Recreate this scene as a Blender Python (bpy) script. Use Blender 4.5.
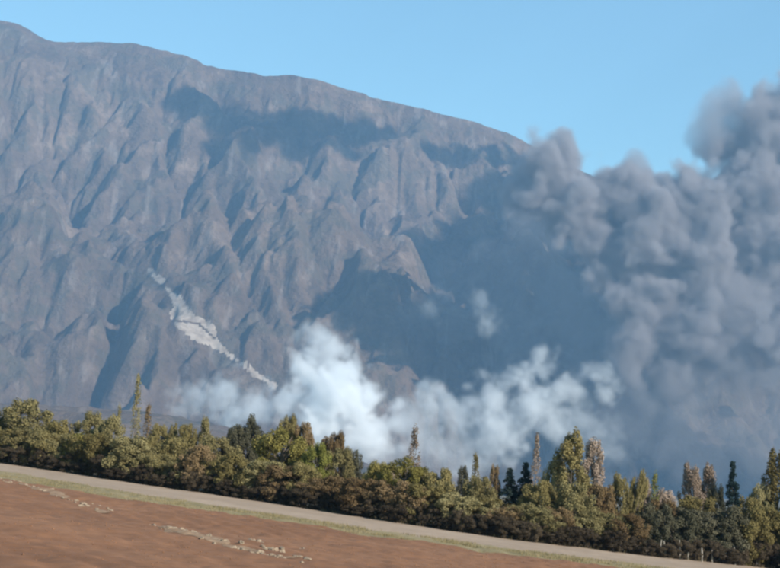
import bpy, bmesh, math, random
import numpy as np
from mathutils import Matrix, Vector

for o in list(bpy.data.objects):
    bpy.data.objects.remove(o)
C = bpy.context.scene.collection
scene = bpy.context.scene
random.seed(7)
RNG = np.random.default_rng(11)

# ------------------------------------------------------------------ camera
F = 1455.0                      # focal length in pixels of a 780 px wide frame
PITCH, ROLL = math.radians(7.6), math.radians(2.6)
CAMZ = 4.0                      # the road the picture was taken from runs above the field
cam = bpy.data.cameras.new('camera')
cam.sensor_fit = 'HORIZONTAL'
cam.sensor_width = 36.0
cam.lens = 36.0 * F / 780.0
cam.clip_start = 0.5
cam.clip_end = 60000
camo = bpy.data.objects.new('camera', cam)
C.objects.link(camo)
CM = Matrix.Rotation(math.radians(90) + PITCH, 4, 'X') @ Matrix.Rotation(ROLL, 4, 'Z')
camo.matrix_world = Matrix.Translation((0, 0, CAMZ)) @ CM
scene.camera = camo
R3 = np.array(CM.to_3x3())

# ------------------------------------------------------------------ sun and sky
SUN = np.array((0.66, -0.60, 0.42)); SUN /= np.linalg.norm(SUN)
SUN_EL = math.asin(SUN[2]); SUN_AZ = math.atan2(SUN[0], SUN[1])
world = bpy.data.worlds.new('World'); scene.world = world
world.use_nodes = True
wn = world.node_tree.nodes; wl = world.node_tree.links
sky = wn.new('ShaderNodeTexSky'); sky.sky_type = 'NISHITA'; sky.sun_disc = False
sky.sun_elevation = SUN_EL; sky.sun_rotation = SUN_AZ
sky.altitude = 1500; sky.air_density = 1.0; sky.dust_density = 0.4; sky.ozone_density = 1.0
bg = wn['Background']; bg.inputs['Strength'].default_value = 0.102
wb = wn.new('ShaderNodeVectorMath'); wb.operation = 'MULTIPLY'; wb.inputs[1].default_value = (.96, 1.19, 1.02)   # camera white balance of the whole sky
wl.new(sky.outputs[0], wb.inputs[0]); wl.new(wb.outputs[0], bg.inputs[0])
sl = bpy.data.lights.new('sun', 'SUN'); sl.energy = 5.0; sl.angle = math.radians(0.5); sl.color = (1.0, 0.93, 0.84)
so = bpy.data.objects.new('sun', sl); C.objects.link(so)
so.rotation_euler = Vector(SUN).to_track_quat('Z', 'Y').to_euler()
vs = scene.view_settings
vs.view_transform = 'Standard'; vs.look = 'None'; vs.gamma = 1.0; vs.exposure = 0.9
vs.use_curve_mapping = False
cy = scene.cycles
cy.use_denoising = True
cy.pixel_filter_type = 'BLACKMAN_HARRIS'; cy.filter_width = 2.4        # a soft phone lens
cy.max_bounces = 12; cy.diffuse_bounces = 3; cy.volume_bounces = 12; cy.transparent_max_bounces = 8
cy.volume_step_rate = 1.0; cy.volume_max_steps = 512

# ------------------------------------------------------------------ helpers
def ray(px, py):
    px = np.asarray(px, float); py = np.asarray(py, float)
    d = np.stack([(px - 390) / F, -(py - 284) / F, -np.ones_like(px)], -1)
    return d @ R3.T

def at_depth(px, py, Y):
    d = ray(px, py)
    p = d * (np.asarray(Y) / d[..., 1])[..., None]
    p[..., 2] += CAMZ
    return p

def project(P):
    q = (P - np.array((0, 0, CAMZ))) @ R3
    return 390 + F * q[..., 0] / -q[..., 2], 284 - F * q[..., 1] / -q[..., 2]

def _hash(ix, iy, seed):
    h = (ix.astype(np.int64) * 374761393 + iy.astype(np.int64) * 668265263 + seed * 1442695041) & 0x7fffffff
    h = ((h ^ (h >> 13)) * 1274126177) & 0x7fffffff
    h = ((h ^ (h >> 16)) * 1103515245) & 0x7fffffff
    return ((h ^ (h >> 11)) & 0xffff) / 65535.0

def vnoise(x, y, seed=0):
    ix = np.floor(x).astype(np.int64); iy = np.floor(y).astype(np.int64)
    fx = x - ix; fy = y - iy
    fx = fx * fx * fx * (fx * (6 * fx - 15) + 10); fy = fy * fy * fy * (fy * (6 * fy - 15) + 10)
    a = _hash(ix, iy, seed); b = _hash(ix + 1, iy, seed); c = _hash(ix, iy + 1, seed); d = _hash(ix + 1, iy + 1, seed)
    return (a + (b - a) * fx) * (1 - fy) + (c + (d - c) * fx) * fy - 0.5

def fbm(x, y, seed=0, octs=5, gain=0.5):
    s = 0.0; a = 1.0
    for k in range(octs):
        ca, sa = math.cos(k * 0.9), math.sin(k * 0.9)
        s = s + a * vnoise((x * ca - y * sa) * 2 ** k + 13.7 * k, (x * sa + y * ca) * 2 ** k - 7.1 * k, seed + k)
        a *= gain
    return s

def sstep(a, b, x):
    t = np.clip((x - a) / (b - a), 0, 1)
    return t * t * (3 - 2 * t)

def mesh_obj(name, verts, faces, mat=None, parent=None, smooth=False):
    me = bpy.data.meshes.new(name)
    verts = np.asarray(verts, np.float32)
    if isinstance(faces, np.ndarray):
        n, k = faces.shape
        me.vertices.add(len(verts)); me.vertices.foreach_set('co', verts.ravel())
        me.loops.add(n * k); me.loops.foreach_set('vertex_index', faces.astype(np.int32).ravel())
        me.polygons.add(n)
        me.polygons.foreach_set('loop_start', np.arange(0, n * k, k, dtype=np.int32))
        me.polygons.foreach_set('loop_total', np.full(n, k, np.int32))
        me.update(calc_edges=True)
    else:
        me.from_pydata([tuple(map(float, v)) for v in verts], [], faces)
    if smooth:
        me.polygons.foreach_set('use_smooth', np.ones(len(me.polygons), bool))
    if mat:
        me.materials.append(mat)
    o = bpy.data.objects.new(name, me); C.objects.link(o)
    if parent:
        o.parent = parent
    return o

def tag(o, label=None, cat=None, group=None, kind=None):
    for k, v in (('label', label), ('category', cat), ('group', group), ('kind', kind)):
        if v:
            o[k] = v
    return o

def grid_faces(nx, ny):
    i = np.arange(nx - 1)[None, :] + np.arange(ny - 1)[:, None] * nx
    return np.stack([i, i + 1, i + 1 + nx, i + nx], -1).reshape(-1, 4)

class NT:
    def __init__(s, tree): s.t = tree; s.n = tree.nodes; s.l = tree.links
    def new(s, typ, **kw):
        n = s.n.new(typ)
        for k, v in kw.items(): setattr(n, k, v)
        return n
    def link(s, a, b): s.l.new(a, b)
    def set(s, sock, v):
        if hasattr(v, 'is_output'): s.l.new(v, sock)
        else: sock.default_value = v
    def math(s, op, a, b=0.0, c=0.0, clamp=False):
        n = s.new('ShaderNodeMath', operation=op); n.use_clamp = clamp
        for i, v in enumerate((a, b, c)): s.set(n.inputs[i], v)
        return n.outputs[0]
    def vmath(s, op, a, b=(0, 0, 0), out=0):
        n = s.new('ShaderNodeVectorMath', operation=op)
        s.set(n.inputs[0], a)
        if op == 'SCALE': s.set(n.inputs['Scale'], b)
        else: s.set(n.inputs[1], b)
        return n.outputs['Value'] if op in ('DISTANCE', 'LENGTH', 'DOT_PRODUCT') else n.outputs[0]

def material(name):
    m = bpy.data.materials.new(name); m.use_nodes = True
    nt = NT(m.node_tree); b = nt.n['Principled BSDF']
    b.inputs['Specular IOR Level'].default_value = 0.15
    b.inputs['Roughness'].default_value = 0.9
    return m, nt, b

def ramp(nt, fac, stops):
    r = nt.new('ShaderNodeValToRGB')
    el = r.color_ramp.elements
    while len(el) < len(stops): el.new(0.5)
    for e, (p, c) in zip(el, stops):
        e.position = p; e.color = (*c, 1)
    nt.link(fac, r.inputs[0])
    return r.outputs[0]

def noise(nt, vec, scale, detail=4, rough=0.55, dist=0.0):
    n = nt.new('ShaderNodeTexNoise')
    nt.link(vec, n.inputs['Vector'])
    n.inputs['Scale'].default_value = scale; n.inputs['Detail'].default_value = detail
    n.inputs['Roughness'].default_value = rough; n.inputs['Distortion'].default_value = dist
    return n.outputs[0]

def mix(nt, fac, a, b, mode='MIX'):
    n = nt.new('ShaderNodeMix', data_type='RGBA', blend_type=mode)
    nt.set(n.inputs[0], fac)
    for i, v in ((6, a), (7, b)):
        if hasattr(v, 'is_output'): nt.link(v, n.inputs[i])
        else: n.inputs[i].default_value = (*v, 1)
    return n.outputs[2]

def bump(nt, b, h, strength, dist):
    n = nt.new('ShaderNodeBump')
    n.inputs['Strength'].default_value = strength; n.inputs['Distance'].default_value = dist
    nt.link(h, n.inputs['Height']); nt.link(n.outputs[0], b.inputs['Normal'])

def opos(nt):
    return nt.new('ShaderNodeTexCoord').outputs['Object']

# ------------------------------------------------------------------ materials
def earth_mat(name, stops, s1, s2, bs, bd, bstr=0.6):
    m, nt, b = material(name)
    p = opos(nt)
    a = noise(nt, p, s1, 5, 0.6); c = noise(nt, p, s2, 4, 0.6)
    f = nt.math('ADD', nt.math('MULTIPLY', a, 0.6), nt.math('MULTIPLY', c, 0.4))
    nt.link(ramp(nt, f, stops), b.inputs['Base Color'])
    bump(nt, b, noise(nt, p, bs, 5, 0.6), bstr, bd)
    return m

M = {}
M['soil'] = earth_mat('ploughed_soil', [(.32, (0.129, 0.061, 0.031)), (.5, (0.167, 0.082, 0.044)), (.68, (0.205, 0.106, 0.059))], .10, 1.6, 2.2, .05)
M['track'] = earth_mat('pale_dust', [(.32, (0.207, 0.153, 0.108)), (.5, (0.258, 0.193, 0.141)), (.68, (0.307, 0.234, 0.174))], .12, 1.2, 2.5, .05)
M['verge'] = earth_mat('verge_soil', [(.35, (0.133, 0.108, 0.053)), (.5, (0.187, 0.150, 0.079)), (.66, (0.226, 0.176, 0.108))], .16, 1.3, 2.5, .06)
M['ground'] = earth_mat('valley_ground', [(.35, (0.105, 0.084, 0.052)), (.5, (0.140, 0.115, 0.077)), (.66, (0.182, 0.154, 0.105))], .004, .05, .3, .4)
M['stubble'] = earth_mat('dry_stubble_soil', [(.35, (0.147, 0.115, 0.081)), (.5, (0.189, 0.154, 0.115)), (.66, (0.231, 0.196, 0.154))], .15, 1.5, 2.5, .08)
M['clod'] = earth_mat('pale_clod', [(.35, (0.163, 0.119, 0.082)), (.5, (0.218, 0.167, 0.119)), (.66, (0.272, 0.218, 0.163))], 1.5, 6, 9, .05)
M['foothill'] = earth_mat('foothill_scrub', [(.35, (0.078, 0.063, 0.051)), (.5, (0.114, 0.093, 0.078)), (.66, (0.150, 0.126, 0.108))], .004, .03, .05, 3, .8)

m, nt, b = material('mountain_rock'); M['rock'] = m
p = opos(nt)
big = noise(nt, p, .0022, 4, .6, .6); mid = noise(nt, p, .009, 5, .65, .3); fine = noise(nt, p, .04, 6, .7)
f = nt.math('ADD', nt.math('MULTIPLY', big, .42), nt.math('ADD', nt.math('MULTIPLY', mid, .36), nt.math('MULTIPLY', fine, .22)))
col = ramp(nt, f, [(.36, (0.065, 0.048, 0.036)), (.46, (0.112, 0.077, 0.056)), (.54, (0.153, 0.106, 0.077)), (.64, (0.240, 0.175, 0.132))])
scr = ramp(nt, noise(nt, p, .0055, 6, .7, .5), [(.50, (0, 0, 0)), (.58, (1, 1, 1))])          # dry scrub
col = mix(nt, nt.math('MULTIPLY', scr, .55), col, (.080, .074, .054))
mv = nt.new('ShaderNodeMapping'); mv.inputs['Scale'].default_value = (1, .22, .22); nt.link(p, mv.inputs[0])
scree = ramp(nt, noise(nt, mv.outputs[0], .018, 5, .65, .3), [(.57, (0, 0, 0)), (.66, (1, 1, 1))])   # scree running down the slope
col = mix(nt, nt.math('MULTIPLY', scree, .5), col, (.25, .205, .18))
nt.link(col, b.inputs['Base Color'])
h = nt.math('ADD', nt.math('MULTIPLY', mid, .7), nt.math('MULTIPLY', fine, .6))
bump(nt, b, h, .9, 42)

m, nt, b = material('bare_scar_rock'); M['scar'] = m
p = opos(nt)
nt.link(ramp(nt, noise(nt, p, .03, 5, .65), [(.32, (.17, .13, .10)), (.48, (.27, .22, .18)), (.66, (.35, .295, .25))]), b.inputs['Base Color'])
bump(nt, b, noise(nt, p, .06, 4, .6), .6, 6)

def leaf_mat(name, dark, mid_, light, trans=.25):
    m, nt, b = material(name)
    p = opos(nt)
    oi = nt.new('ShaderNodeObjectInfo')
    f = nt.math('ADD', nt.math('MULTIPLY', noise(nt, p, .9, 3), .75), nt.math('MULTIPLY', oi.outputs['Random'], .25))
    col = ramp(nt, f, [(.30, dark), (.48, mid_), (.66, light)])
    nt.link(col, b.inputs['Base Color'])
    b.inputs['Roughness'].default_value = .8; b.inputs['Specular IOR Level'].default_value = 0.
    tr = nt.new('ShaderNodeBsdfTranslucent'); nt.link(col, tr.inputs[0])
    mx = nt.new('ShaderNodeMixShader'); mx.inputs[0].default_value = trans
    nt.link(b.outputs[0], mx.inputs[1]); nt.link(tr.outputs[0], mx.inputs[2])
    nt.link(mx.outputs[0], nt.n['Material Output'].inputs[0])
    return m
M['olive'] = leaf_mat('olive_leaves', (0.087, 0.069, 0.029), (0.144, 0.118, 0.049), (0.213, 0.177, 0.079))
M['greygreen'] = leaf_mat('grey_green_leaves', (0.105, 0.087, 0.040), (0.174, 0.149, 0.070), (0.253, 0.217, 0.109))
M['brown'] = leaf_mat('brown_leaves', (0.086, 0.057, 0.030), (0.143, 0.099, 0.052), (0.206, 0.145, 0.079))
M['yellowgreen'] = leaf_mat('yellow_green_leaves', (0.105, 0.093, 0.027), (0.168, 0.146, 0.045), (0.244, 0.205, 0.075), .3)
M['bright'] = leaf_mat('fresh_green_leaves', (0.094, 0.099, 0.025), (0.149, 0.149, 0.040), (0.213, 0.202, 0.066), .3)
M['dark'] = leaf_mat('dark_leaves', (0.034, 0.034, 0.023), (0.057, 0.055, 0.036), (0.091, 0.083, 0.055), .15)
M['conifer'] = leaf_mat('conifer_needles', (0.014, 0.024, 0.024), (0.024, 0.038, 0.036), (0.043, 0.060, 0.053), .1)
M['pink'] = leaf_mat('pinkish_autumn_leaves', (.16, .118, .086), (.235, .18, .138), (.32, .25, .20), .3)
M['shade_twig'] = leaf_mat('brown_shade_twigs', (0.034, 0.026, 0.018), (0.057, 0.044, 0.030), (0.090, 0.069, 0.046), .15)  # dark brown that puts the hedge foot's shade into colour
M['straw'] = leaf_mat('straw', (.10, .082, .045), (.16, .132, .08), (.24, .20, .13), .3)
M['grass'] = leaf_mat('grass_blades', (0.132, 0.108, 0.050), (0.190, 0.157, 0.081), (0.259, 0.205, 0.123), .3)
M['bark'] = earth_mat('bark', [(.35, (.06, .047, .036)), (.5, (.10, .08, .062)), (.66, (.15, .125, .10))], 1.2, 6, 9, .03)
M['palebark'] = earth_mat('pale_bark', [(.35, (0.156, 0.138, 0.114)), (.5, (0.216, 0.195, 0.168)), (.66, (0.276, 0.258, 0.228))], 1.2, 6, 9, .03)

# ------------------------------------------------------------------ ground
_A = at_depth([0., 640.], [463., 557.], np.array([150., 118.]))
_g = np.linalg.solve(_A[:, :2], _A[:, 2])            # plane through the foot of the road bank and two points of the field edge
GX, GY = _g
def ground_z(X, Y):
    X = np.asarray(X, float); Y = np.asarray(Y, float)
    Xs = 170 * np.tanh(X / 170)
    near = GX * Xs + GY * np.minimum(Y, 400)
    w = sstep(230, 900, Y)
    return near * (1 - w) + w * (-14 + 6 * fbm(X / 700, Y / 700, 5, 3))
def on_ground(px, py):
    px = np.asarray(px, float); py = np.asarray(py, float)
    d = ray(px, py)
    t = -CAMZ / (d[..., 2] - GX * d[..., 0] - GY * d[..., 1])
    P = d * t[..., None]; P[..., 2] += CAMZ
    return P

xs = np.sign(np.linspace(-1, 1, 181)) * np.abs(np.linspace(-1, 1, 181)) ** 3 * 4800
ys = -60 + 8600 * np.linspace(0, 1, 200) ** 3
XX, YY = np.meshgrid(xs, ys)
ZZ = ground_z(XX, YY) - .06
tag(mesh_obj('ground', np.stack([XX, YY, ZZ], -1).reshape(-1, 3), grid_faces(181, 200), M['ground'], smooth=True), kind='structure')

# field strips: edges seen as lines across the slope
L1 = on_ground([-160, 0, 140, 270, 400, 520, 640, 780, 900], [439, 463, 484.5, 503.5, 524, 541.5, 556, 571, 590])
L2 = on_ground([-160, 0, 140, 270, 400, 520, 640, 780, 900], [445, 472.5, 496, 516, 535.5, 552, 567, 584, 605])
L3 = on_ground([-160, 0, 140, 270, 400, 520, 640, 780, 900], [452, 482.5, 504, 523, 542.5, 560, 577, 598, 625])
def resample(L, n):
    s = np.linspace(0, 1, len(L)); t = np.linspace(0, 1, n)
    return np.stack([np.interp(t, s, L[:, k]) for k in (0, 1)], -1)
def strip(name, A, B, n, mrows, mat, lift, relief, seed, wob=.5):
    a = resample(A, n); b_ = resample(B, n)
    t = np.linspace(0, 1, mrows)[:, None, None]
    P = a[None] * (1 - t) + b_[None] * t
    wx = wob * fbm(P[..., 0] / 5, P[..., 1] / 5, seed, 3)
    P = P + np.stack([wx * 0, wx], -1)
    z = ground_z(P[..., 0], P[..., 1]) + lift + relief(P)
    V = np.concatenate([P, z[..., None]], -1).reshape(-1, 3)
    return tag(mesh_obj(name, V, grid_faces(n, mrows), mat, smooth=True), kind='structure')
strip('dirt_track', L1 + np.array((0, 9, 0)), L2 - np.array((0, 1.5, 0)), 500, 60, M['track'], .03, lambda P: .05 * fbm(P[..., 0] / 1.5, P[..., 1] / 1.5, 3, 3), 3, 1.0)
strip('verge', L2, L3 - np.array((0, 1.2, 0)), 500, 50, M['verge'], .12, lambda P: .14 * fbm(P[..., 0] / 1.2, P[..., 1] / 1.2, 4, 3), 4, 2.0)
# ploughed soil: from the verge to the foot of the road, furrows run along the row of clods
cl_a, cl_b = on_ground([0., 300.], [485., 568.])
fd = (cl_b - cl_a)[:2]; fd /= np.linalg.norm(fd); fn = np.array((-fd[1], fd[0]))
def furrows(P):
    s = P[..., 0] * fn[0] + P[..., 1] * fn[1] + 1.2 * fbm(P[..., 0] / 14, P[..., 1] / 14, 9, 3)
    return .045 * np.sin(s * 2 * math.pi / 1.7) * (0.6 + fbm(P[..., 0] / 9, P[..., 1] / 9, 21, 2)) + .09 * fbm(P[..., 0] / .9, P[..., 1] / .9, 22, 4, .6) + .3 * fbm(P[..., 0] / 8, P[..., 1] / 8, 23, 2) + .05
near_edge = L3.copy(); near_edge[:, 1] = 12.0; near_edge[:, 0] = np.linspace(-40, 40, len(L3))
strip('ploughed_field', L3, near_edge, 420, 420, M['soil'], .20, furrows, 6, 1.2)

# ------------------------------------------------------------------ mountain
SKY_PX = np.array([(-420, -20), (-260, 5), (-120, 0), (-50, 8), (0, 20), (20, 23), (45, 38), (58, 42), (100, 42), (135, 43), (165, 50), (190, 56), (215, 68), (245, 71),
                   (268, 76), (290, 75), (310, 77), (345, 88), (375, 97), (420, 108), (480, 123), (515, 135), (535, 146), (560, 160), (600, 178),
                   (640, 200), (700, 222), (780, 262), (900, 290), (1050, 330), (1250, 370)], float)
_r = ray(SKY_PX[:, 0], SKY_PX[:, 1]); SK_AZ = _r[:, 0] / _r[:, 1]; SK_EL = _r[:, 2] / _r[:, 1]
def build_mountain():
    d = 13.0
    X1 = np.arange(-2600, 2600 + 1, d); Y1 = np.arange(3900, 8000 + 1, d)
    nx, ny = len(X1), len(Y1)
    X, Y = np.meshgrid(X1, Y1)
    Yr = 7050 + 260 * vnoise(X / 900, X * 0, 31) + 120 * vnoise(X / 300, X * 0 + 5, 32)
    Yf = 4350 + 420 * sstep(-400, 900, X) + 300 * vnoise(X / 700, X * 0 + 9, 33)
    H = np.interp(X / Yr, SK_AZ, SK_EL) * Yr
    t = (Y - Yf) / (Yr - Yf)
    tt = np.clip(t, 0, 1)
    z = H * (0.12 * tt ** 2 + .88 * tt) + 620 * fbm(X / 1000, Y / 1300, 41, 6, .5) * np.sin(np.clip(tt, 0, 1) * math.pi) ** .7
    wx = 300 * fbm(X / 520, Y / 520, 45, 3); wy = 300 * fbm(X / 420, Y / 420, 46, 3)
    env = sstep(0, .12, tt) * (1 - .75 * sstep(.80, .97, tt))
    rid = 1 - np.abs(fbm((X + wx + .35 * Y) / 620, (Y + wy) / 900, 47, 3, .45)) * 3.2
    rid2 = 1 - np.abs(fbm((X + wx - .5 * Y) / 270, (Y + wy) / 360, 48, 3, .5)) * 3.2
    rid3 = 1 - np.abs(fbm((X + wx + .8 * Y) / 95, (Y + wy) / 120, 49, 3, .55)) * 3.2
    z = z + env * (110 * rid + 55 * rid2 + 34 * rid3 - 60)
    # the big spurs, the bowl under the crest and the main ravines
    bx, by = project(np.stack([X, Y, z], -1))
    bx = bx + 9 * fbm(X / 220, Y / 220, 55, 3); by = by + 9 * fbm(X / 220, Y / 220, 56, 3)
    for pl, amp, w_ in (
        (((180, 98), (205, 125), (235, 143), (275, 143), (310, 155), (350, 165), (400, 168)), 50, 9), (((205, 125), (190, 160), (200, 200), (225, 250), (245, 300), (262, 350)), 75, 16),
        (((130, 105), (150, 140), (120, 190), (90, 230)), 50, 13), (((60, 250), (85, 285), (105, 315), (95, 345), (78, 385)), 60, 13), (((150, 300), (135, 330), (130, 385)), 55, 13),
        (((420, 130), (410, 170), (430, 230), (400, 290)), 45, 15), (((330, 170), (340, 230), (370, 290), (400, 340)), 55, 15), (((30, 110), (20, 160), (50, 220)), 45, 13), (((300, 190), (290, 240), (310, 300)), 45, 12),
        (((125, 98), (95, 125), (40, 155), (0, 185)), -60, 8), (((118, 300), (112, 330), (95, 385)), -110, 10), (((200, 165), (190, 200)), -50, 7), (((225, 180), (238, 270), (262, 330)), -75, 10),
        (((215, 108), (280, 120), (350, 125), (400, 130)), -60, 15), (((60, 300), (40, 385)), -40, 10), (((280, 260), (300, 330)), -50, 9), (((360, 200), (385, 260)), -50, 9), (((80, 180), (70, 250)), -50, 9)):
        dd = np.full(X.shape, 1e3)
        for (ax, ay), (cx_, cy_) in zip(pl, pl[1:]):
            ex, ey = cx_ - ax, cy_ - ay
            q = np.clip(((bx - ax) * ex + (by - ay) * ey) / (ex * ex + ey * ey), 0, 1)
            dd = np.minimum(dd, np.hypot(bx - ax - q * ex, by - ay - q * ey))
        z = z + amp * np.exp(-(dd / w_) ** 2) * (t <= 1)
    z = np.where(t > 1, H - (Y - Yr) * .75, z)
    z = np.where(t < 0, (Y - Yf) * .06 - 15, z)
    z += 26 * fbm(X / 90, Y / 90, 42, 4)
    # streams cut the face: stream-power incision, solved upstream along the drainage tree
    N = nx * ny
    idx = np.arange(N).reshape(ny, nx)
    offs = [(-1, 0), (1, 0), (0, -1), (0, 1), (-1, -1), (-1, 1), (1, -1), (1, 1)]
    zf = z.copy()
    for it in range(20):
        best = np.zeros((ny, nx)); rec = idx.copy(); ln = np.ones((ny, nx)) * d
        for oy, ox in offs:
            L = d * math.hypot(oy, ox)
            zz = np.full((ny, nx), 1e9); rr = idx.copy()
            ys_ = slice(max(0, -oy), ny - max(0, oy)); yd = slice(max(0, oy), ny + min(0, oy))
            xs_ = slice(max(0, -ox), nx - max(0, ox)); xd = slice(max(0, ox), nx + min(0, ox))
            zz[ys_, xs_] = zf[yd, xd]; rr[ys_, xs_] = idx[yd, xd]
            s = (zf - zz) / L
            m = s > best
            best[m] = s[m]; rec[m] = rr[m]; ln[m] = L
        order = np.argsort(-zf.ravel()).tolist()
        rl = rec.ravel().tolist()
        A = [d * d] * N
        for i in order:
            r = rl[i]
            if r != i: A[r] += A[i]
        Fk = (0.042 * np.array(A) ** .42 / ln.ravel()).tolist()
        zl = zf.ravel().tolist()
        for i in reversed(order):
            r = rl[i]
            if r != i:
                zl[i] = (zl[i] + Fk[i] * zl[r]) / (1 + Fk[i]) if zl[i] > zl[r] else zl[i]
        zf = np.array(zl).reshape(ny, nx)
        # scree creep
        lap = np.zeros_like(zf)
        lap[1:-1, 1:-1] = zf[:-2, 1:-1] + zf[2:, 1:-1] + zf[1:-1, :-2] + zf[1:-1, 2:] - 4 * zf[1:-1, 1:-1]
        zf += .04 * lap
    # finer grid
    k = 2
    def up(a, axis):
        a = np.moveaxis(a, axis, 0); n = a.shape[0]
        t_ = np.arange(0, n - 1 + 1e-9, 1 / k); i = np.minimum(t_.astype(int), n - 2); f = (t_ - i)[:, None]
        p0 = a[np.maximum(i - 1, 0)]; p1 = a[i]; p2 = a[i + 1]; p3 = a[np.minimum(i + 2, n - 1)]
        r = p1 + .5 * f * (p2 - p0 + f * (2 * p0 - 5 * p1 + 4 * p2 - p3 + f * (3 * (p1 - p2) + p3 - p0)))
        return np.moveaxis(r, 0, axis)
    Z = up(up(zf, 0), 1)
    X = up(up(X.astype(float), 0), 1); Y = up(up(Y.astype(float), 0), 1)
    hi = sstep(0, 300, Z)
    Z = Z + hi * (26 * (0.5 - np.abs(fbm(X / 75, Y / 75, 51, 3)) * 2) + 9 * fbm(X / 24, Y / 24, 52, 3, .6))
    # slopes under the crest and along the slide are smoother
    def blur(a, r):
        for ax in (0, 1):
            p_ = np.concatenate([np.repeat(np.take(a, [0], ax), r + 1, ax), a, np.repeat(np.take(a, [-1], ax), r, ax)], ax)
            cs = np.cumsum(p_, ax); n_ = a.shape[ax]
            a = (np.take(cs, np.arange(2 * r + 1, 2 * r + 1 + n_), ax) - np.take(cs, np.arange(0, n_), ax)) / (2 * r + 1)
        return a
    qx, qy = project(np.stack([X, Y, Z], -1))
    dsl = np.full(X.shape, 1e3)
    for (ax, ay), (cx_, cy_) in (((148, 265), (180, 308)), ((180, 308), (215, 342)), ((215, 342), (280, 392))):
        ex, ey = cx_ - ax, cy_ - ay
        q = np.clip(((qx - ax) * ex + (qy - ay) * ey) / (ex * ex + ey * ey), 0, 1)
        dsl = np.minimum(dsl, np.hypot(qx - ax - q * ex, qy - ay - q * ey))
    ms = np.exp(-(dsl / 13) ** 2) * .92
    Z = Z * (1 - ms) + blur(blur(Z, 16), 12) * ms
    top = sstep(.90, .97, ((Z - CAMZ) / Y) / np.interp(X / Y, SK_AZ, SK_EL)) * .8
    Z = Z * (1 - top) + blur(blur(Z, 7), 5) * top
    # the skyline follows the ridge seen in the picture
    az = X / Y; el = (Z - CAMZ) / Y
    bins = np.linspace(-.42, .42, 420); bi = np.clip(np.digitize(az.ravel(), bins), 0, 420)
    mx = np.full(421, 1e-3); np.maximum.at(mx, bi, el.ravel())
    tgt = np.interp(bins, SK_AZ, SK_EL)
    q = tgt / np.maximum(mx[:420], 1e-2)
    q = np.convolve(np.pad(q, 3, 'edge'), np.ones(7) / 7, 'valid')
    Z = np.where(Z > 0, Z * (1 + (np.interp(az, bins, q) - 1) * sstep(100, 900, Z)), Z)
    return X, Y, Z
MX, MY, MZ = build_mountain()
ny_, nx_ = MX.shape
MV = np.stack([MX, MY, MZ], -1).reshape(-1, 3)
MF = grid_faces(nx_, ny_)
cen = MV[MF].mean(1)
# bare scars on the lower slope
ppx, ppy = project(cen)
wob = 6 * fbm(cen[:, 0] / 85, cen[:, 1] / 85, 61, 2)
def seg(px, py, x0, y0, x1, y1, w0, w1):
    dx, dy = x1 - x0, y1 - y0; L2_ = dx * dx + dy * dy
    t = np.clip(((px - x0) * dx + (py - y0) * dy) / L2_, 0, 1)
    return np.hypot(px - x0 - t * dx, py - y0 - t * dy) - (w0 + (w1 - w0) * t)
dist = np.minimum.reduce([seg(ppx, ppy, 150, 271, 176, 298, 1.8, 3.4), seg(ppx, ppy, 176, 298, 186, 312, 4, 6), seg(ppx, ppy, 181, 317, 204, 334, 10, 13),
                          seg(ppx, ppy, 205, 336, 232, 357, 7, 4.5), seg(ppx, ppy, 232, 357, 275, 386, 4, 2)]) + wob
dist = np.where(seg(ppx, ppy, 168, 320, 198, 323, 1.1, 1.3) < 0, 9, dist)
dist = np.where(seg(ppx, ppy, 198, 323, 214, 338, 1.3, 1.3) < 0, 9, dist)
is_scar = dist < 0
mountain = tag(mesh_obj('mountain', MV, MF[~is_scar], M['rock'], smooth=True), kind='structure')
def sub_mesh(name, sel, mat, parent):
    f = MF[sel]; u, inv = np.unique(f.ravel(), return_inverse=True)
    return mesh_obj(name, MV[u], inv.reshape(-1, 4), mat, parent, smooth=True)
sc = sub_mesh('rock_scar', is_scar, M['scar'], mountain)
sc['label'] = 'pale bare rock scar running down the mountain slope'

# low foothill in front of the smoke on the left
cp = np.array([(-300, 396), (-120, 398), (0, 406), (60, 409), (110, 412), (160, 416), (200, 421), (235, 430), (268, 442), (310, 452), (380, 470), (520, 500)], float)
cw = at_depth(cp[:, 0], cp[:, 1], 3300.)
xs = np.linspace(cw[0, 0], cw[-1, 0], 420); tt = np.linspace(-1, 1, 160)
FX, FT = np.meshgrid(xs, tt)
hgt = np.interp(FX, cw[:, 0], cw[:, 2]) + 16
FY = 3300 + FT * 900
FZ = -18 + hgt * np.cos(FT * math.pi / 2) ** 1.2 * (1 + .35 * fbm(FX / 160, FY / 160, 71, 4) * np.abs(FT) ** .5) + 9 * fbm(FX / 60, FY / 110, 72, 5, .6) + 14 * np.abs(fbm(FX / 140, FY / 400, 73, 3))
tag(mesh_obj('foothill', np.stack([FX, FY, FZ], -1).reshape(-1, 3), grid_faces(420, 160), M['rock'], smooth=True), kind='structure')

# ------------------------------------------------------------------ smoke
def smoke_material(name, color, density, aniso):
    m = bpy.data.materials.new(name); m.use_nodes = True
    nt = NT(m.node_tree); nt.n.remove(nt.n['Principled BSDF'])
    v = nt.new('ShaderNodeVolumePrincipled')
    v.inputs['Color'].default_value = (*color, 1)
    v.inputs['Density'].default_value = density
    v.inputs['Anisotropy'].default_value = aniso
    nt.link(v.outputs[0], nt.n['Material Output'].inputs['Volume'])
    return m

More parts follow.
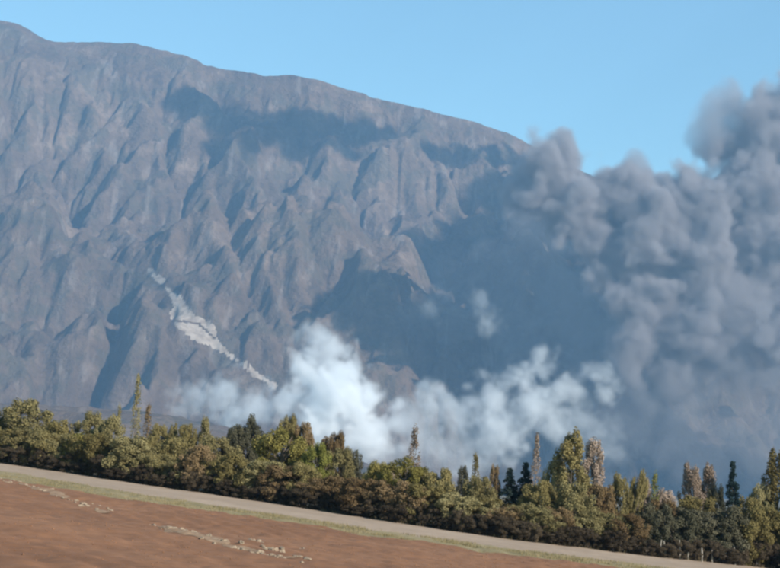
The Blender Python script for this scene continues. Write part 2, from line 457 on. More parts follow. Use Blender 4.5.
def smoke(name, label, blobs, vox, mat, bill=(130, 55), amp=(.55, .30), soft=.35, warp=45, seed=0., thin=.0):
    """blobs: x, y, z, radius, density. A fog grid filled by soft balls whose outline is billowed."""
    B = np.asarray(blobs, float)
    lo = (B[:, :3] - B[:, 3:4] * 1.35).min(0); hi = (B[:, :3] + B[:, 3:4] * 1.35).max(0)
    lo[2] = max(lo[2], -14)
    cen_ = (lo + hi) / 2
    me = bpy.data.meshes.new(name); me.from_pydata([(0, 0, 0)], [], [])
    o = bpy.data.objects.new(name, me); C.objects.link(o)
    o.location = cen_
    g = bpy.data.node_groups.new(name, 'GeometryNodeTree'); nt = NT(g)
    g.interface.new_socket('Geometry', in_out='INPUT', socket_type='NodeSocketGeometry')
    g.interface.new_socket('Geometry', in_out='OUTPUT', socket_type='NodeSocketGeometry')
    gi = nt.new('NodeGroupInput'); go = nt.new('NodeGroupOutput')
    vc = nt.new('GeometryNodeVolumeCube')
    a, c = lo - cen_, hi - cen_
    vc.inputs['Min'].default_value = a; vc.inputs['Max'].default_value = c
    for k, ax in enumerate('XYZ'):
        vc.inputs['Resolution ' + ax].default_value = max(8, int((c[k] - a[k]) / vox))
    pos = nt.new('GeometryNodeInputPosition').outputs[0]
    off = nt.vmath('ADD', pos, (seed * 913., seed * 371., seed * 577.))
    nz = nt.new('ShaderNodeTexNoise'); nt.link(off, nz.inputs['Vector'])
    nz.inputs['Scale'].default_value = 1 / 150.; nz.inputs['Detail'].default_value = 3
    wv = nt.vmath('SCALE', nt.vmath('SUBTRACT', nz.outputs['Color'], (.5, .5, .5)), warp * 2.)
    pw = nt.vmath('ADD', pos, wv)
    S = None; D = None
    for x, y, z, r, dn in B:
        d = nt.vmath('DISTANCE', pw, tuple(np.array((x, y, z)) - cen_))
        s = nt.math('MULTIPLY_ADD', d, -1. / r, 1.)
        if S is None:
            S = s; D = nt.math('MULTIPLY', nt.math('MAXIMUM', nt.math('ADD', s, .3), 0.001), dn); W = nt.math('MAXIMUM', nt.math('ADD', s, .3), 0.001)
        else:
            S = nt.math('SMOOTH_MAX', S, s, .12)
            w = nt.math('MAXIMUM', nt.math('ADD', s, .3), 0.0)
            D = nt.math('MULTIPLY_ADD', w, dn, D); W = nt.math('ADD', W, w)
    pv = nt.vmath('ADD', off, nt.vmath('SCALE', wv, .8))
    for sc_, am in zip(bill, amp):
        vo = nt.new('ShaderNodeTexNoise')
        nt.link(pv, vo.inputs['Vector']); vo.inputs['Scale'].default_value = 1. / sc_
        vo.inputs['Detail'].default_value = 0
        bl = nt.math('ABSOLUTE', nt.math('SUBTRACT', vo.outputs[0], .5))
        S = nt.math('ADD', S, nt.math('MULTIPLY_ADD', bl, am * 4, -am * .5))
    fz = nt.new('ShaderNodeTexNoise'); nt.link(pv, fz.inputs['Vector'])
    fz.inputs['Scale'].default_value = 1 / 60.; fz.inputs['Detail'].default_value = 4; fz.inputs['Roughness'].default_value = .6
    S = nt.math('MULTIPLY_ADD', nt.math('SUBTRACT', fz.outputs[0], .5), .55 + thin, S)
    mr = nt.new('ShaderNodeMapRange', interpolation_type='SMOOTHSTEP')
    nt.link(S, mr.inputs[0]); mr.inputs[1].default_value = 0; mr.inputs[2].default_value = soft
    dens = nt.math('MULTIPLY', mr.outputs[0], nt.math('DIVIDE', D, W))
    if thin:
        hv = nt.new('ShaderNodeMapRange'); nt.link(fz.outputs[0], hv.inputs[0])
        hv.inputs[1].default_value = .3; hv.inputs[2].default_value = .7; hv.inputs[3].default_value = 1 - thin; hv.inputs[4].default_value = 1 + thin
        dens = nt.math('MULTIPLY', dens, hv.outputs[0])
    nt.link(dens, vc.inputs['Density'])
    sm = nt.new('GeometryNodeSetMaterial'); sm.inputs['Material'].default_value = mat
    nt.link(vc.outputs[0], sm.inputs[0]); nt.link(sm.outputs[0], go.inputs[0])
    md = o.modifiers.new('smoke', 'NODES'); md.node_group = g
    me.materials.append(mat)
    tag(o, label, 'smoke', kind='stuff')
    return o

def blob_px(L):
    out = []
    for px, py, Y, r, dn in L:
        P = at_depth(np.array([float(px)]), np.array([float(py)]), np.array([float(Y)]))[0]
        out.append((*P, r * Y / F, dn))
    return out

GREY = smoke_material('grey_brown_smoke', (.50, .47, .48), 1.0, .1)
WHITE = smoke_material('white_smoke', (.985, .99, .995), 1.0, .2)
g = .056
grey = blob_px([
    (550, 178, 4560, 42, g), (575, 208, 4540, 46, g), (598, 245, 4520, 30, g), (600, 275, 4500, 20, g), (556, 162, 4600, 24, g * .5),
    (625, 205, 4560, 42, g), (640, 250, 4520, 45, g), (650, 300, 4500, 40, g), (640, 345, 4490, 34, g * .8), (618, 300, 4480, 24, g),
    (690, 205, 4560, 48, g), (700, 255, 4530, 50, g), (690, 320, 4520, 50, g * .8), (670, 375, 4520, 40, g * .3),
    (726, 108, 4620, 34, g * .14), (714, 140, 4620, 32, g * .14), (636, 166, 4600, 18, g * .15), (603, 198, 4580, 36, g), (652, 212, 4570, 44, g), (668, 190, 4600, 26, g * .5), (765, 135, 4600, 52, g * .6), (745, 200, 4600, 60, g), (770, 250, 4560, 60, g), (750, 320, 4540, 60, g * .4), (800, 330, 4540, 70, g * .4),
    (800, 120, 4640, 55, g * .7), (860, 70, 4680, 60, g * .7), (880, 170, 4640, 90, g), (870, 250, 4600, 90, g), (900, 380, 4560, 90, g * .3),
    (528, 192, 4640, 32, g * .5), (545, 235, 5000, 45, g * .05), (500, 285, 5050, 50, g * .03), (560, 300, 5000, 55, g * .06), (590, 345, 4900, 45, g * .06), (450, 305, 5000, 55, g * .018), (520, 340, 4950, 45, g * .05),
    (735, 400, 4520, 60, g * .045), (690, 440, 4500, 60, g * .035), (780, 440, 4500, 70, g * .04), (630, 420, 4500, 55, g * .035),
])
smoke('grey_smoke', 'grey brown smoke billowing up in front of the mountain', grey, 8.0, GREY, bill=(200, 90, 40), amp=(.34, .24, .10), soft=.34, seed=1., thin=.15)
w = .031
white = blob_px([
    (318, 340, 4150, 24, w * .5), (326, 352, 4150, 26, w * .7), (310, 372, 4140, 28, w * 1.4), (340, 378, 4130, 30, w * 1.2), (330, 392, 4120, 36, w * 1.8), (355, 405, 4120, 34, w * 1.8), (325, 420, 4110, 36, w * 1.6), (365, 435, 4110, 36, w * 1.2),
    (290, 405, 4130, 26, w * .8), (255, 408, 4150, 28, w * .5), (220, 400, 4160, 30, w * .45), (190, 402, 4160, 24, w * .3), (235, 420, 4150, 24, w * .7),
    (405, 420, 4120, 30, w * 0.39), (430, 400, 4130, 26, w * 0.39), (420, 440, 4110, 34, w * 0.19), (455, 420, 4120, 28, w * 0.34),
    (490, 400, 4130, 28, w * 0.51), (520, 378, 4140, 24, w * 0.56), (545, 362, 4150, 20, w * 0.51), (505, 430, 4120, 36, w * 0.51), (540, 410, 4130, 34, w * 0.45), (570, 395, 4140, 26, w * 0.39),
    (595, 375, 4150, 18, w * 0.51), (605, 395, 4150, 18, w * 0.51), (570, 430, 4120, 34, w * 0.29), (600, 440, 4120, 34, w * 0.17), (460, 455, 4110, 36, w * 0.29),
    (474, 298, 4300, 16, w * .22), (484, 318, 4300, 18, w * .25), (432, 310, 4300, 13, w * .15),
])
smoke('white_smoke', 'white smoke rising low behind the tree line', white, 6.0, WHITE, bill=(70, 30), amp=(.45, .30), soft=.8, warp=40, seed=2., thin=.6)
# the plume drifts on above the picture; its shade lies on the upper face
_mpx, _mpy = project(MV)
def on_mountain(px, py):
    k = np.nonzero((np.abs(_mpx - px) < 3) & (np.abs(_mpy - py) < 3))[0]
    y = MV[k, 1]; k = k[y < y.min() + 60]
    return MV[k].mean(0)
upper = []
def shade(px, py, Y, r, dn=.02):
    Pm = on_mountain(px, py)
    upper.append((*(Pm + SUN * (Pm[1] - Y) / -SUN[1]), r, dn))
for px, py, r in ((195, 98, 80), (215, 108, 95), (240, 120, 105), (270, 125, 110), (300, 128, 105), (330, 130, 95), (360, 132, 80), (388, 134, 60), (250, 138, 90), (300, 145, 80), (345, 150, 70), (428, 150, 60), (452, 158, 70)):
    shade(px, py, 5200, r * 1.28, .036)
for px, py in ((410, 285), (395, 305), (428, 265), (405, 330), (530, 172), (515, 190), (505, 205), (545, 200), (485, 228), (525, 225), (570, 215), (600, 230), (465, 250), (500, 255), (540, 255), (580, 255), (610, 270), (445, 275), (480, 285), (520, 290), (560, 290), (600, 300), (420, 305), (455, 312), (540, 320), (580, 325), (430, 335), (500, 325), (615, 330), (470, 340)):
    shade(px, py, 4900, 155, .03)
upper = [u for u in upper if project(np.array(u[:3]))[1] < -50 or project(np.array(u[:3]))[0] > 840]
smoke('drifting_smoke', 'grey smoke drifting on from the top of the plume', upper, 18.0, GREY, seed=3., warp=30)

# ------------------------------------------------------------------ trees
def tube(bm, pts, radii, n=6):
    rings = []
    for i, (p_, r) in enumerate(zip(pts, radii)):
        p_ = Vector(p_)
        dv = (Vector(pts[min(i + 1, len(pts) - 1)]) - Vector(pts[max(i - 1, 0)])).normalized()
        q = dv.to_track_quat('Z', 'Y')
        rings.append([bm.verts.new(p_ + q @ Vector((math.cos(2 * math.pi * k / n) * r, math.sin(2 * math.pi * k / n) * r, 0))) for k in range(n)])
    for a, b_ in zip(rings, rings[1:]):
        for k in range(n):
            bm.faces.new((a[k], a[(k + 1) % n], b_[(k + 1) % n], b_[k]))
    bm.faces.new(rings[-1])

def leaves(P, Nrm, size, rng, frame):
    n = len(P)
    t = rng.normal(size=(n, 3)); t -= Nrm * (t * Nrm).sum(1, keepdims=True); t /= np.linalg.norm(t, axis=1, keepdims=True) + 1e-9
    b_ = np.cross(Nrm, t)
    s = size * rng.uniform(.6, 1.3, (n, 1))
    t = t / frame; b_ = b_ / frame
    q = np.stack([P - t * s, P - b_ * s * .55, P + t * s, P + b_ * s * .55], 1)
    return q.reshape(-1, 3), np.arange(n * 4).reshape(n, 4)

def crown_points(kind, rng, n):
    """points and leaf normals of a crown 1 m high (z 0..1) and about 1 m wide"""
    P = []; Nn = []
    if kind == 'bush':
        nc = 64
        th = rng.uniform(0, 2 * math.pi, nc); zz = .03 + .89 * rng.uniform(0, 1, nc) ** .8
        prof = .5 * np.sqrt(np.clip(1 - ((zz - .56) / .56) ** 2, .3, 1)) * np.where(zz > .7, np.clip(1.9 - 1.3 * zz, .5, 1), 1)
        rr = prof * np.sqrt(rng.uniform(.25, 1.0, nc)) * rng.uniform(.8, 1.1, nc)
        cx, cy_ = rr * np.cos(th), rr * np.sin(th)
        cr = rng.uniform(.07, .15, nc)
    elif kind == 'round':
        nc = 44
        v = rng.normal(size=(nc, 3)); v /= np.linalg.norm(v, axis=1, keepdims=True)
        rad = rng.uniform(.5, 1.0, nc) ** .5
        cx, cy_ = .42 * v[:, 0] * rad, .42 * v[:, 1] * rad; zz = .60 + .32 * v[:, 2] * rad
        cr = rng.uniform(.07, .13, nc)
    elif kind == 'poplar':
        nc = 150
        zz = rng.uniform(.06, .985, nc); th = rng.uniform(0, 2 * math.pi, nc)
        prof = .42 * np.clip(np.sin(np.clip(zz, 0, 1) ** .75 * math.pi) + .12, .05, 1)
        rr = prof * np.sqrt(rng.uniform(.1, 1, nc))
        cx, cy_ = rr * np.cos(th), rr * np.sin(th); cr = rng.uniform(.03, .065, nc)
    elif kind == 'tall':
        nc = 70
        zz = rng.uniform(.06, .95, nc); th = rng.uniform(0, 2 * math.pi, nc)
        prof = .48 * np.where(zz < .38, .75 + .25 * zz / .38, np.clip(1 - (zz - .38) / .66, .05, 1) ** .65)
        rr = prof * np.sqrt(rng.uniform(.15, 1, nc)); cx, cy_ = rr * np.cos(th), rr * np.sin(th); cr = rng.uniform(.06, .11, nc)
    elif kind == 'spruce':
        cx = []; cy_ = []; zz = []; cr = []
        for k in range(24):
            z0 = .08 + .89 * k / 23 + rng.uniform(-.012, .012); R = .5 * (1 - (z0 - .08) / .95) ** .85 * rng.uniform(.75, 1.15) + .03
            for j in range(6):
                a = rng.uniform(0, 2 * math.pi)
                for s in (.45, .75, 1.0):
                    cx.append(R * s * math.cos(a)); cy_.append(R * s * math.sin(a)); zz.append(z0 - .05 * s); cr.append(.085 * (1.15 - .4 * s) * (1.15 - .6 * z0))
        cx, cy_, zz, cr = map(np.array, (cx, cy_, zz, cr)); nc = len(cx)
    pk = cr ** 2 / (cr ** 2).sum()
    which = rng.choice(nc, n, p=pk)
    v = rng.normal(size=(n, 3)); v /= np.linalg.norm(v, axis=1, keepdims=True)
    d = v * (rng.uniform(0.15, 1, n) ** .45)[:, None] * cr[which][:, None]
    if kind == 'poplar': d[:, 2] *= 1.1; d[:, :2] *= 2.6
    if kind == 'spruce': d[:, 2] *= .5; d[:, :2] *= 1.25
    if kind == 'bush': d[:, 2] *= .85
    P = np.stack([cx[which], cy_[which], zz[which]], -1) + d
    Nn = v * .8 + rng.normal(size=(n, 3)) * .45 + np.array((0, 0, .35))
    Nn /= np.linalg.norm(Nn, axis=1, keepdims=True)
    k = P[:, 2] > .005
    return P[k], Nn[k]

def make_proto(kind, seed, n, leaf, href, wref):
    """crown and trunk meshes in a 1 x 1 x 1 frame, href is the height they are usually scaled to"""
    rng = np.random.default_rng(seed)
    P, Nn = crown_points(kind, rng, n)
    V, Fc = leaves(P, Nn, leaf, rng, np.array((wref, wref, href)))
    cm = bpy.data.meshes.new('crown')
    cm.vertices.add(len(V)); cm.vertices.foreach_set('co', V.astype(np.float32).ravel())
    cm.loops.add(Fc.size); cm.loops.foreach_set('vertex_index', Fc.astype(np.int32).ravel())
    cm.polygons.add(len(Fc)); cm.polygons.foreach_set('loop_start', np.arange(0, Fc.size, 4, dtype=np.int32)); cm.polygons.foreach_set('loop_total', np.full(len(Fc), 4, np.int32))
    cm.update(calc_edges=True); cm.materials.append(M['olive'])
    rd = random.Random(seed)
    bm = bmesh.new()
    top = {'bush': .6, 'round': .75, 'poplar': .95, 'spruce': .97, 'tall': .85}[kind]
    thick = .018 if kind in ('poplar', 'spruce') else .028
    pts = [(0, 0, -.04)]; rad = [thick * 1.4]
    for k in range(1, 7):
        f_ = k / 6
        pts.append((rd.uniform(-.02, .02) * f_, rd.uniform(-.02, .02) * f_, top * f_)); rad.append(thick * (1 - .85 * f_))
    tube(bm, pts, rad, 7)
    for k in range(9):
        z0 = rd.uniform(.12 if kind == 'bush' else .28, top * .85); a = rd.uniform(0, 2 * math.pi)
        reach = {'bush': .34, 'round': .34, 'poplar': .25, 'spruce': .22, 'tall': .3}[kind] * rd.uniform(.7, 1.1) * (1.1 - .5 * z0)
        up = {'bush': .22, 'round': .24, 'poplar': .22, 'spruce': -.02, 'tall': .2}[kind]
        b0 = (0, 0, z0); b1 = (math.cos(a) * reach * .5, math.sin(a) * reach * .5, z0 + up * .6); b2 = (math.cos(a + .2) * reach, math.sin(a + .2) * reach, min(.95, z0 + up))
        tube(bm, [b0, b1, b2], [thick * .55, thick * .35, thick * .1], 5)
    tm = bpy.data.meshes.new('trunk'); bm.to_mesh(tm); bm.free(); tm.materials.append(M['bark'])
    return cm, tm

PROTO = {}
for kind, variants, n, leaf, href, wref in (('bush', 5, 13000, .105, 5., 5.), ('round', 3, 12000, .115, 7.5, 5.5), ('poplar', 3, 1900, .10, 9., 1.5), ('spruce', 2, 9000, .085, 9., 2.), ('tall', 3, 12000, .11, 10., 4.)):
    PROTO[kind] = [make_proto(kind, 100 + 10 * len(PROTO) + v, n, leaf, href, wref) for v in range(variants)]
NAMES = {'bush': 'bushy_tree', 'round': 'round_tree', 'poplar': 'poplar_tree', 'spruce': 'spruce_tree', 'tall': 'tall_tree'}
rt = random.Random(5)
def tree(px, top, wpx, depth, kind, mat, label, group=None, name=None, bark='bark', lean=0.):
    """px, top: column and row of the tree's tip; wpx: crown width; depth: metres from the road"""
    tip = at_depth(np.array([float(px)]), np.array([float(top)]), np.array([float(depth)]))[0]
    gz = float(ground_z(tip[0], depth))
    h = tip[2] - gz; wd = wpx * depth / F
    o = bpy.data.objects.new(name or NAMES[kind], None); C.objects.link(o)
    o.empty_display_size = .5
    o.location = (tip[0], depth, gz)
    o.rotation_euler = (0, lean, rt.uniform(0, 6.28) if not lean else 0)
    cm, tm = rt.choice(PROTO[kind])
    for nm, me, mt in (('trunk', tm, bark), ('crown', cm, mat)):
        c = bpy.data.objects.new(nm, me); C.objects.link(c); c.parent = o
        c.material_slots[0].link = 'OBJECT'; c.material_slots[0].material = M[mt]      # shared mesh, own leaf colour
        c.scale = (wd, wd, h * (1 if nm == 'trunk' else 1.0))
        if nm == 'trunk':
            tw = wd if kind in ('poplar', 'spruce') else max(wd, h * .45)
            c.scale = (tw, tw, h)
    tag(o, label, 'tree', group)
    return o

def edge_depth(px):           # distance of the track's far edge in this column
    return float(np.interp(px, _epx, L1[:, 1]))
_epx = np.array([-160, 0, 140, 270, 400, 520, 640, 780, 900.])

# hedgerow along the track
MARKS = [(-20, 'edge of the widest pale crown'), (28, 'widest pale grey green crown'), (62, 'gap by the widest pale crown'), (92, 'rounded pale tree'), (118, 'short thin poplar'), (141, 'tallest thin poplar'),
         (167, 'small trees nearest the poplars'), (197, 'small trees past the poplars'), (222, 'gap by the dark rounded tree'), (249, 'dark rounded tree'), (280, 'big yellow green tree'), (318, 'fresh green tree'), (345, 'small conical trees'),
         (375, 'gap by the low yellowish tree'), (406, 'low wide yellow green tree'), (440, 'gap past the low yellowish tree'), (476, 'narrow olive poplar'), (500, 'gap by the blackish conifers'), (520, 'two blackish conifers'), (545, 'slim pinkish poplar'), (572, 'tall broad olive tree'),
         (598, 'tall pinkish tree'), (626, 'leaning olive tree'), (652, 'pale pinkish bush'), (678, 'gap by the orange pink bushes'), (700, 'orange pink bushes'), (733, 'lone spruce'), (760, 'gap past the lone spruce'), (785, 'tall tree past the spruce')]
def mark(px): return min(MARKS, key=lambda m_: abs(m_[0] - px))[1]
CN = {'olive': 'olive green', 'greygreen': 'grey green', 'brown': 'brownish', 'dark': 'dark', 'yellowgreen': 'yellow green', 'pink': 'pinkish', 'bright': 'fresh green', 'conifer': 'blackish'}
KN = {'bush': 'bushy tree', 'round': 'rounded tree', 'poplar': 'small slender tree', 'spruce': 'small conical tree', 'tall': 'tall tree'}
HG = 'bushy trees of the hedgerow along the track'
base_row = lambda px: float(np.interp(px, _epx, [439, 463, 484.5, 503.5, 524, 541.5, 556, 562, 575]))
hedge_mats = ['olive', 'greygreen', 'brown', 'olive', 'greygreen']
px = -45.
while px < 825:
    mt = hedge_mats[rt.randrange(5)]
    if 640 < px < 735: mt = 'dark'
    hh = rt.uniform(33, 48) if px < 640 else rt.uniform(42, 58)
    tree(px, base_row(px) - hh, rt.uniform(38, 54), edge_depth(px) + rt.uniform(2.5, 5.), 'bush', mt, f'{CN[mt]} bushy tree on the track edge before the {mark(px)}', HG)
    px += rt.uniform(13, 20)
# low dark shrubs, added to stand in for shade at the hedgerow's foot
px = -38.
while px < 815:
    o = tree(px, base_row(px) - rt.uniform(13, 26), rt.uniform(20, 34), edge_depth(px) + rt.uniform(.8, 2.), 'bush', 'shade_twig', f'added dark brown shrub for hedge foot shade before the {mark(px)}', 'dark shrubs added as shade at the foot of the hedgerow', name='shade_shrub')
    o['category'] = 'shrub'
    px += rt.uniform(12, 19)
# second row, taller, one by one
T = [
    (-14, 404, 50, 12, 'bush', 'olive', None), (28, 396, 64, 14, 'round', 'greygreen', 'wide pale grey green tree, the tallest crown of the hedgerow beside the foothill'),
    (58, 418, 40, 10, 'bush', 'olive', None), (92, 409, 40, 13, 'round', 'greygreen', 'rounded pale tree between the wide grey green tree and thin poplars'),
    (84, 434, 44, 5, 'bush', 'yellowgreen', 'yellowish brown bush on the track edge below the pale rounded tree'),
    (120, 404, 9, 24, 'poplar', 'greygreen', 'short thin poplar left of the taller thin poplars'),
    (139, 375, 12, 26, 'poplar', 'greygreen', 'tallest thin poplar rising above the hedgerow against the mountain foot'),
    (149, 403, 13, 24, 'poplar', 'brown', 'brownish thin poplar right beside the tallest thin poplar'),
    (112, 416, 34, 12, 'bush', 'greygreen', None), (140, 436, 44, 7, 'bush', 'olive', None),
    (161, 424, 26, 18, 'bush', 'olive', None), (174, 423, 18, 19, 'tall', 'greygreen', None), (189, 422, 26, 18, 'bush', 'olive', None), (206, 418, 20, 19, 'tall', 'greygreen', None),
    (180, 436, 46, 9, 'bush', 'olive', None), (218, 436, 46, 9, 'bush', 'greygreen', None),
    (249, 413, 38, 14, 'round', 'dark', 'dark rounded tree beside the yellow green tree under the white smoke'),
    (236, 428, 30, 12, 'bush', 'dark', None),
    (283, 422, 64, 9, 'round', 'yellowgreen', 'big yellow green rounded tree in front of the thickest white smoke'),
    (288, 414, 24, 18, 'bush', 'olive', None), (304, 420, 26, 18, 'bush', 'brown', None),
    (318, 440, 40, 8, 'round', 'bright', 'fresh green tree at the side of the big yellow green rounded tree'),
    (334, 431, 28, 17, 'bush', 'brown', None), (352, 448, 26, 15, 'bush', 'dark', None), (340, 448, 36, 11, 'bush', 'greygreen', None),
    (378, 462, 34, 9, 'bush', 'yellowgreen', None), (406, 456, 62, 8, 'round', 'yellowgreen', 'low wide yellow green tree in front of the pinkish pointed poplar'),
    (415, 426, 17, 26, 'poplar', 'pink', 'pinkish pointed poplar standing against the smoke'),
    (386, 462, 30, 22, 'bush', 'pink', 'small pinkish bush behind the low wide yellow green tree'),
    (440, 468, 40, 9, 'bush', 'olive', None), (463, 466, 22, 14, 'tall', 'dark', None), (476, 452, 13, 22, 'poplar', 'olive', 'narrow olive poplar between the pinkish poplar and dark conifers'),
    (495, 466, 20, 14, 'tall', 'brown', None), (478, 474, 40, 9, 'bush', 'greygreen', None),
    (510, 466, 34, 14, 'spruce', 'conifer', 'blackish green conifer, broader of the pair beside the tall olive tree'), (526, 460, 32, 15, 'spruce', 'conifer', 'blackish green conifer, taller of the pair beside the tall olive tree'),
    (537, 434, 13, 28, 'poplar', 'pink', 'slim pinkish poplar between the dark conifers and tall olive tree'),
    (572, 430, 50, 10, 'tall', 'olive', 'tall broad olive tree, highest crown right of the dark conifers'),
    (556, 452, 28, 11, 'bush', 'greygreen', None),
    (594, 440, 36, 16, 'tall', 'pink', 'tall pinkish tree directly behind the tall broad olive tree'),
    (600, 480, 40, 8, 'bush', 'brown', None), (540, 480, 40, 8, 'bush', 'olive', None), (575, 478, 44, 6, 'bush', 'greygreen', None),
    (620, 474, 22, 9, 'bush', 'olive', None),
    (643, 475, 36, 20, 'tall', 'pink', 'pale pinkish bush behind the leaning olive tree'), (655, 472, 13, 16, 'poplar', 'bright', 'small slender fresh green poplar beside the pale pinkish bush'),
    (692, 463, 34, 20, 'tall', 'pink', 'orange pink bush, broader one next to the lone spruce'), (709, 465, 26, 21, 'tall', 'pink', 'orange pink bush, narrower one right beside the lone spruce'),
    (733, 458, 26, 13, 'spruce', 'conifer', 'lone dark spruce with layered branches above the dark bushes'),
    (716, 486, 22, 12, 'bush', 'dark', None), (748, 492, 40, 12, 'bush', 'olive', None), (700, 494, 50, 8, 'bush', 'olive', None), (660, 498, 44, 8, 'bush', 'brown', None), (664, 490, 34, 18, 'bush', 'pink', 'low pinkish bush between the pale and the orange pink bushes'),
    (778, 450, 44, 12, 'tall', 'olive', 'tall olive tree right of the lone spruce'), (800, 438, 46, 13, 'tall', 'olive', None), (762, 482, 26, 12, 'bush', 'greygreen', None),
    (830, 470, 60, 12, 'round', 'olive', None),
]
for px, top, wpx, back, kind, mt, lab in T:
    grp = None
    if lab is None:
        lab = f'{CN[mt]} {KN[kind]} above the hedgerow front, by the {mark(px)}'; grp = 'trees rising behind the hedgerow front'
    tree(px, top, wpx, edge_depth(px) + back, kind, mt, lab, grp)
tree(628, 461, 20, edge_depth(626) + 9, 'round', 'olive', 'leaning olive tree with its crown swept to one side', lean=.18)

# pale trunks at the foot of the dark bushes
def bare_stem(px, top, back, label, group):
    depth = edge_depth(px) + back
    tip = at_depth(np.array([float(px)]), np.array([float(top)]), np.array([float(depth)]))[0]
    gz = float(ground_z(tip[0], depth)); h = tip[2] - gz
    bm = bmesh.new()
    tube(bm, [(0, 0, -.1), (.03, 0, h * .35), (-.02, .02, h * .7), (px % 7 * .05 - .1, .03, h)], [.10, .085, .07, .04], 8)
    me = bpy.data.meshes.new('bare_sapling'); bm.to_mesh(me); bm.free(); me.materials.append(M['palebark'])
    o = bpy.data.objects.new('bare_sapling', me); C.objects.link(o); o.location = (tip[0], depth, gz)
    tag(o, label, 'sapling', group)
for px, top in ((661, 540), (665, 541), (680, 540), (688, 541), (702, 544), (712, 546), (735, 545)):
    bare_stem(px, top, .8, 'pale bare sapling stem at the foot of the dark bushes', 'pale sapling stems')

# ------------------------------------------------------------------ clods and tufts in the field
def clod_mesh(seed):
    bm = bmesh.new(); bmesh.ops.create_icosphere(bm, subdivisions=2, radius=1)
    rd = random.Random(seed); ph = [rd.uniform(0, 6) for _ in range(6)]
    for v in bm.verts:
        c = v.co
        s = 1 + .22 * math.sin(3.1 * c.x + ph[0]) * math.cos(2.7 * c.y + ph[1]) + .16 * math.sin(5.3 * c.z + ph[2] + 2 * c.x) + .10 * math.sin(9 * c.y + ph[3] + 4 * c.z)
        v.co = Vector((c.x * s * 1.5, c.y * s, max(c.z * s * .7, -.35)))
    me = bpy.data.meshes.new('soil_clod'); bm.to_mesh(me); bm.free(); me.materials.append(M['clod'])
    return me
CL = [clod_mesh(k) for k in range(6)]
rc = random.Random(3)
def soil_top(x, y):
    P = np.array([[x, y]])
    return float(ground_z(x, y) + .20 + furrows(P)[0])
M['streak'] = earth_mat('dry_crumbled_soil', [(.35, (0.147, 0.091, 0.055)), (.5, (0.201, 0.132, 0.084)), (.66, (0.265, 0.186, 0.123))], 1.1, 5, 8, .04)
rows = [((0, 485), (20, 490), (50, 497), (70, 505), (110, 516)), ((144, 530), (170, 537), (200, 544), (222, 551), (245, 556), (275, 563), (310, 570)), ((250, 546), (262, 551)), ((262, 555), (285, 560)), ((300, 556), (304, 557))]
def streak(row, seed):
    row = np.array(row, float)
    row = row + np.array((0, .6))
    P = on_ground(row[:, 0], row[:, 1])[:, :2]
    L_ = np.hypot(*(P[1:] - P[:-1]).T); cum = np.concatenate([[0], np.cumsum(L_)])
    n = max(12, int(cum[-1] / .18)); t_ = np.linspace(0, cum[-1], n)
    c = np.stack([np.interp(t_, cum, P[:, k]) for k in (0, 1)], -1)
    d_ = np.gradient(c, axis=0); d_ /= np.linalg.norm(d_, axis=1, keepdims=True); nn = np.stack([-d_[:, 1], d_[:, 0]], -1)
    c = c + nn * (.6 * fbm(t_ / 4.5, t_ * 0 + seed, 81, 3))[:, None]
    wd_ = np.clip(.28 + 1.1 * fbm(t_ / 1.6, t_ * 0 + seed + 3, 82, 3), .0, 1.3)
    wd_ = wd_ * np.sin(np.pi * np.linspace(0.02, .98, n)) ** .5
    u = np.linspace(-1, 1, 9)
    G = c[:, None] + nn[:, None] * (wd_[:, None] * u[None])[..., None]
    z = ground_z(G[..., 0], G[..., 1]) + .20 + furrows(G) + (1 - u ** 2)[None] * .09 * np.minimum(1, wd_)[:, None] * (1 + 1.2 * fbm(G[..., 0] / .3, G[..., 1] / .3, 83, 3)) + .01
    o = mesh_obj('furrow_ridge', np.concatenate([G, z[..., None]], -1).reshape(-1, 3), grid_faces(9, n), M['streak'], smooth=True)
    tag(o, kind='structure')
for k, row in enumerate(rows[:2]): streak(row, 5. * k)
for row, step in zip(rows, (3.0, 2.6, 3, 3, 3)):
    row = np.array(row, float)
    seglen = np.hypot(*(row[1:] - row[:-1]).T); cum = np.concatenate([[0], np.cumsum(seglen)])
    for s in np.arange(0, cum[-1], step):
        s += rc.uniform(-2, 2)
        px, py = np.interp(s, cum, row[:, 0]), np.interp(s, cum, row[:, 1]) + rc.gauss(0, 1.5)
        P = on_ground(np.array([px]), np.array([py]))[0]
        o = bpy.data.objects.new('soil_clod', CL[rc.randrange(6)]); C.objects.link(o)
        r = rc.uniform(.04, .12)
        o.scale = (r * rc.uniform(.8, 1.3), r, r * rc.uniform(.9, 1.6))
        o.rotation_euler = (0, 0, rc.uniform(0, 6.28))
        o.location = (P[0], P[1], soil_top(P[0], P[1]) + r * .1)
        tag(o, 'pale dry soil clod in the row turned up across the red brown field', 'clod', 'pale clods in the ploughed field')

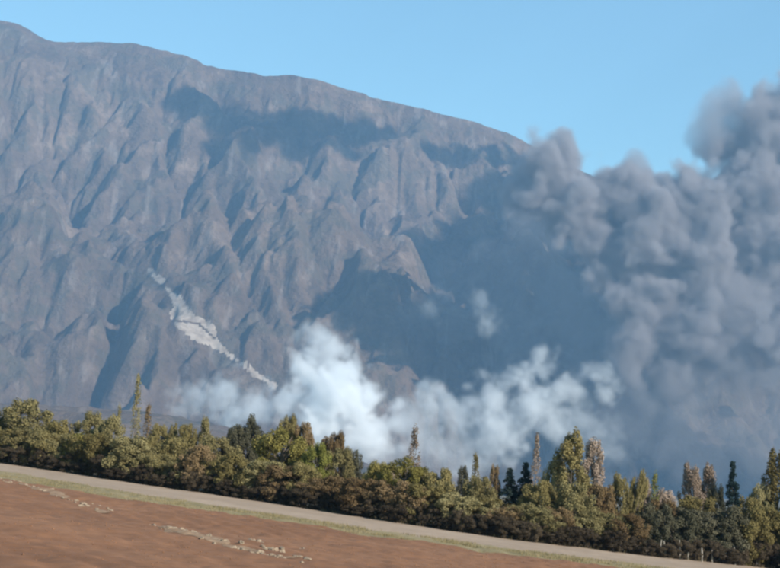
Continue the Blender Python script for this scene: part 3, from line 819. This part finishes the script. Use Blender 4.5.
def tuft_object(name, spots, blades, hmin, hmax, mat, spread, lift=.0, w=.02):
    V = []; k = 0
    for x, y in spots:
        z = float(ground_z(x, y)) + lift
        n = blades
        a = RNG.uniform(0, 6.28, n); rr = spread * np.sqrt(RNG.uniform(0, 1, n)); hh = RNG.uniform(hmin, hmax, n); ln = RNG.uniform(.1, .6, n) * hh
        bx, by = x + rr * np.cos(a), y + rr * np.sin(a); b2 = RNG.uniform(0, 6.28, n)
        V.append(np.stack([np.stack([bx - w * np.cos(b2), by - w * np.sin(b2), np.full(n, z - .05)], -1), np.stack([bx + w * np.cos(b2), by + w * np.sin(b2), np.full(n, z - .05)], -1),
                           np.stack([bx + ln * np.cos(a), by + ln * np.sin(a), z + hh], -1)], 1).reshape(-1, 3))
    V = np.concatenate(V)
    return mesh_obj(name, V, np.arange(len(V)).reshape(-1, 3), mat)
def spots_between(A, B, n, bias=1.0):
    a = resample(A, 400); b_ = resample(B, 400)
    i = RNG.integers(0, 400, n); t = RNG.uniform(0, 1, n)[:, None] ** bias
    return a[i] * (1 - t) + b_[i] * t
gs = spots_between(L2 + np.array((0, .6, 0)), L3 - np.array((0, 1.5, 0)), 7500)
gs = gs[fbm(gs[:, 0] / 2.6, gs[:, 1] / 2.6, 91, 3) + RNG.normal(0, .08, len(gs)) > .0]
go_ = tuft_object('grass', gs, 9, .04, .17, M['grass'], .35, .12)
tag(go_, 'short yellow green grass on the verge between track and field', 'grass', kind='stuff')
# crumbs of soil on the ploughed ground
n = 16000
pc = resample(L3, 400)[RNG.integers(20, 380, n)]
nc_ = resample(near_edge, 400)[RNG.integers(0, 400, n)]
tq = RNG.uniform(.0, .62, n)[:, None]
pc = pc * (1 - tq) + nc_ * tq
keep = fbm(pc[:, 0] / 4, pc[:, 1] / 4, 95, 3) + RNG.normal(0, .12, n) > 0
pc = pc[keep]; n = len(pc)
zc = ground_z(pc[:, 0], pc[:, 1]) + .20 + furrows(pc)
oc = np.array([(1, 0, 0), (0, 1, 0), (-1, 0, 0), (0, -1, 0), (0, 0, .9), (0, 0, -.6)], float)
V = np.concatenate([pc, zc[:, None]], 1)[:, None] + oc[None] * RNG.uniform(.5, 1.3, (n, 6, 1)) * (RNG.uniform(.012, .04, n) * RNG.uniform(.7, 1.4, n))[:, None, None]
fo = np.array([(0, 1, 4), (1, 2, 4), (2, 3, 4), (3, 0, 4), (1, 0, 5), (2, 1, 5), (3, 2, 5), (0, 3, 5)])
go_ = mesh_obj('soil_crumbs', V.reshape(-1, 3), (np.arange(n)[:, None, None] * 6 + fo[None]).reshape(-1, 3), M['soil'])
tag(go_, 'small crumbs of red brown soil strewn over the ploughed field', 'soil', kind='stuff')
go_ = tuft_object('dry_weeds', spots_between(L1 + np.array((0, 5., 0)), L1 + np.array((0, .8, 0)), 1100), 8, .1, .45, M['straw'], .3, .0, .03)
tag(go_, 'dry straw coloured weeds under the hedgerow along the track', 'weeds', kind='stuff')

# ------------------------------------------------------------------ haze
m = bpy.data.materials.new('haze'); m.use_nodes = True
nt = NT(m.node_tree); nt.n.remove(nt.n['Principled BSDF'])
v = nt.new('ShaderNodeVolumePrincipled'); v.inputs['Color'].default_value = (.33, .62, 1.0, 1); v.inputs['Density'].default_value = 5.9e-5; v.inputs['Anisotropy'].default_value = .1
nt.link(v.outputs[0], nt.n['Material Output'].inputs['Volume'])
x0, x1, y0, y1, z0, z1 = -5200, 5200, -400, 9000, -330, 3300
hb = mesh_obj('haze', [(x, y, z) for z in (z0, z1) for y in (y0, y1) for x in (x0, x1)], [(0, 2, 3, 1), (4, 5, 7, 6), (0, 1, 5, 4), (2, 6, 7, 3), (0, 4, 6, 2), (1, 3, 7, 5)], m)
tag(hb, 'thin blue haze filling the valley air', 'haze', kind='stuff')
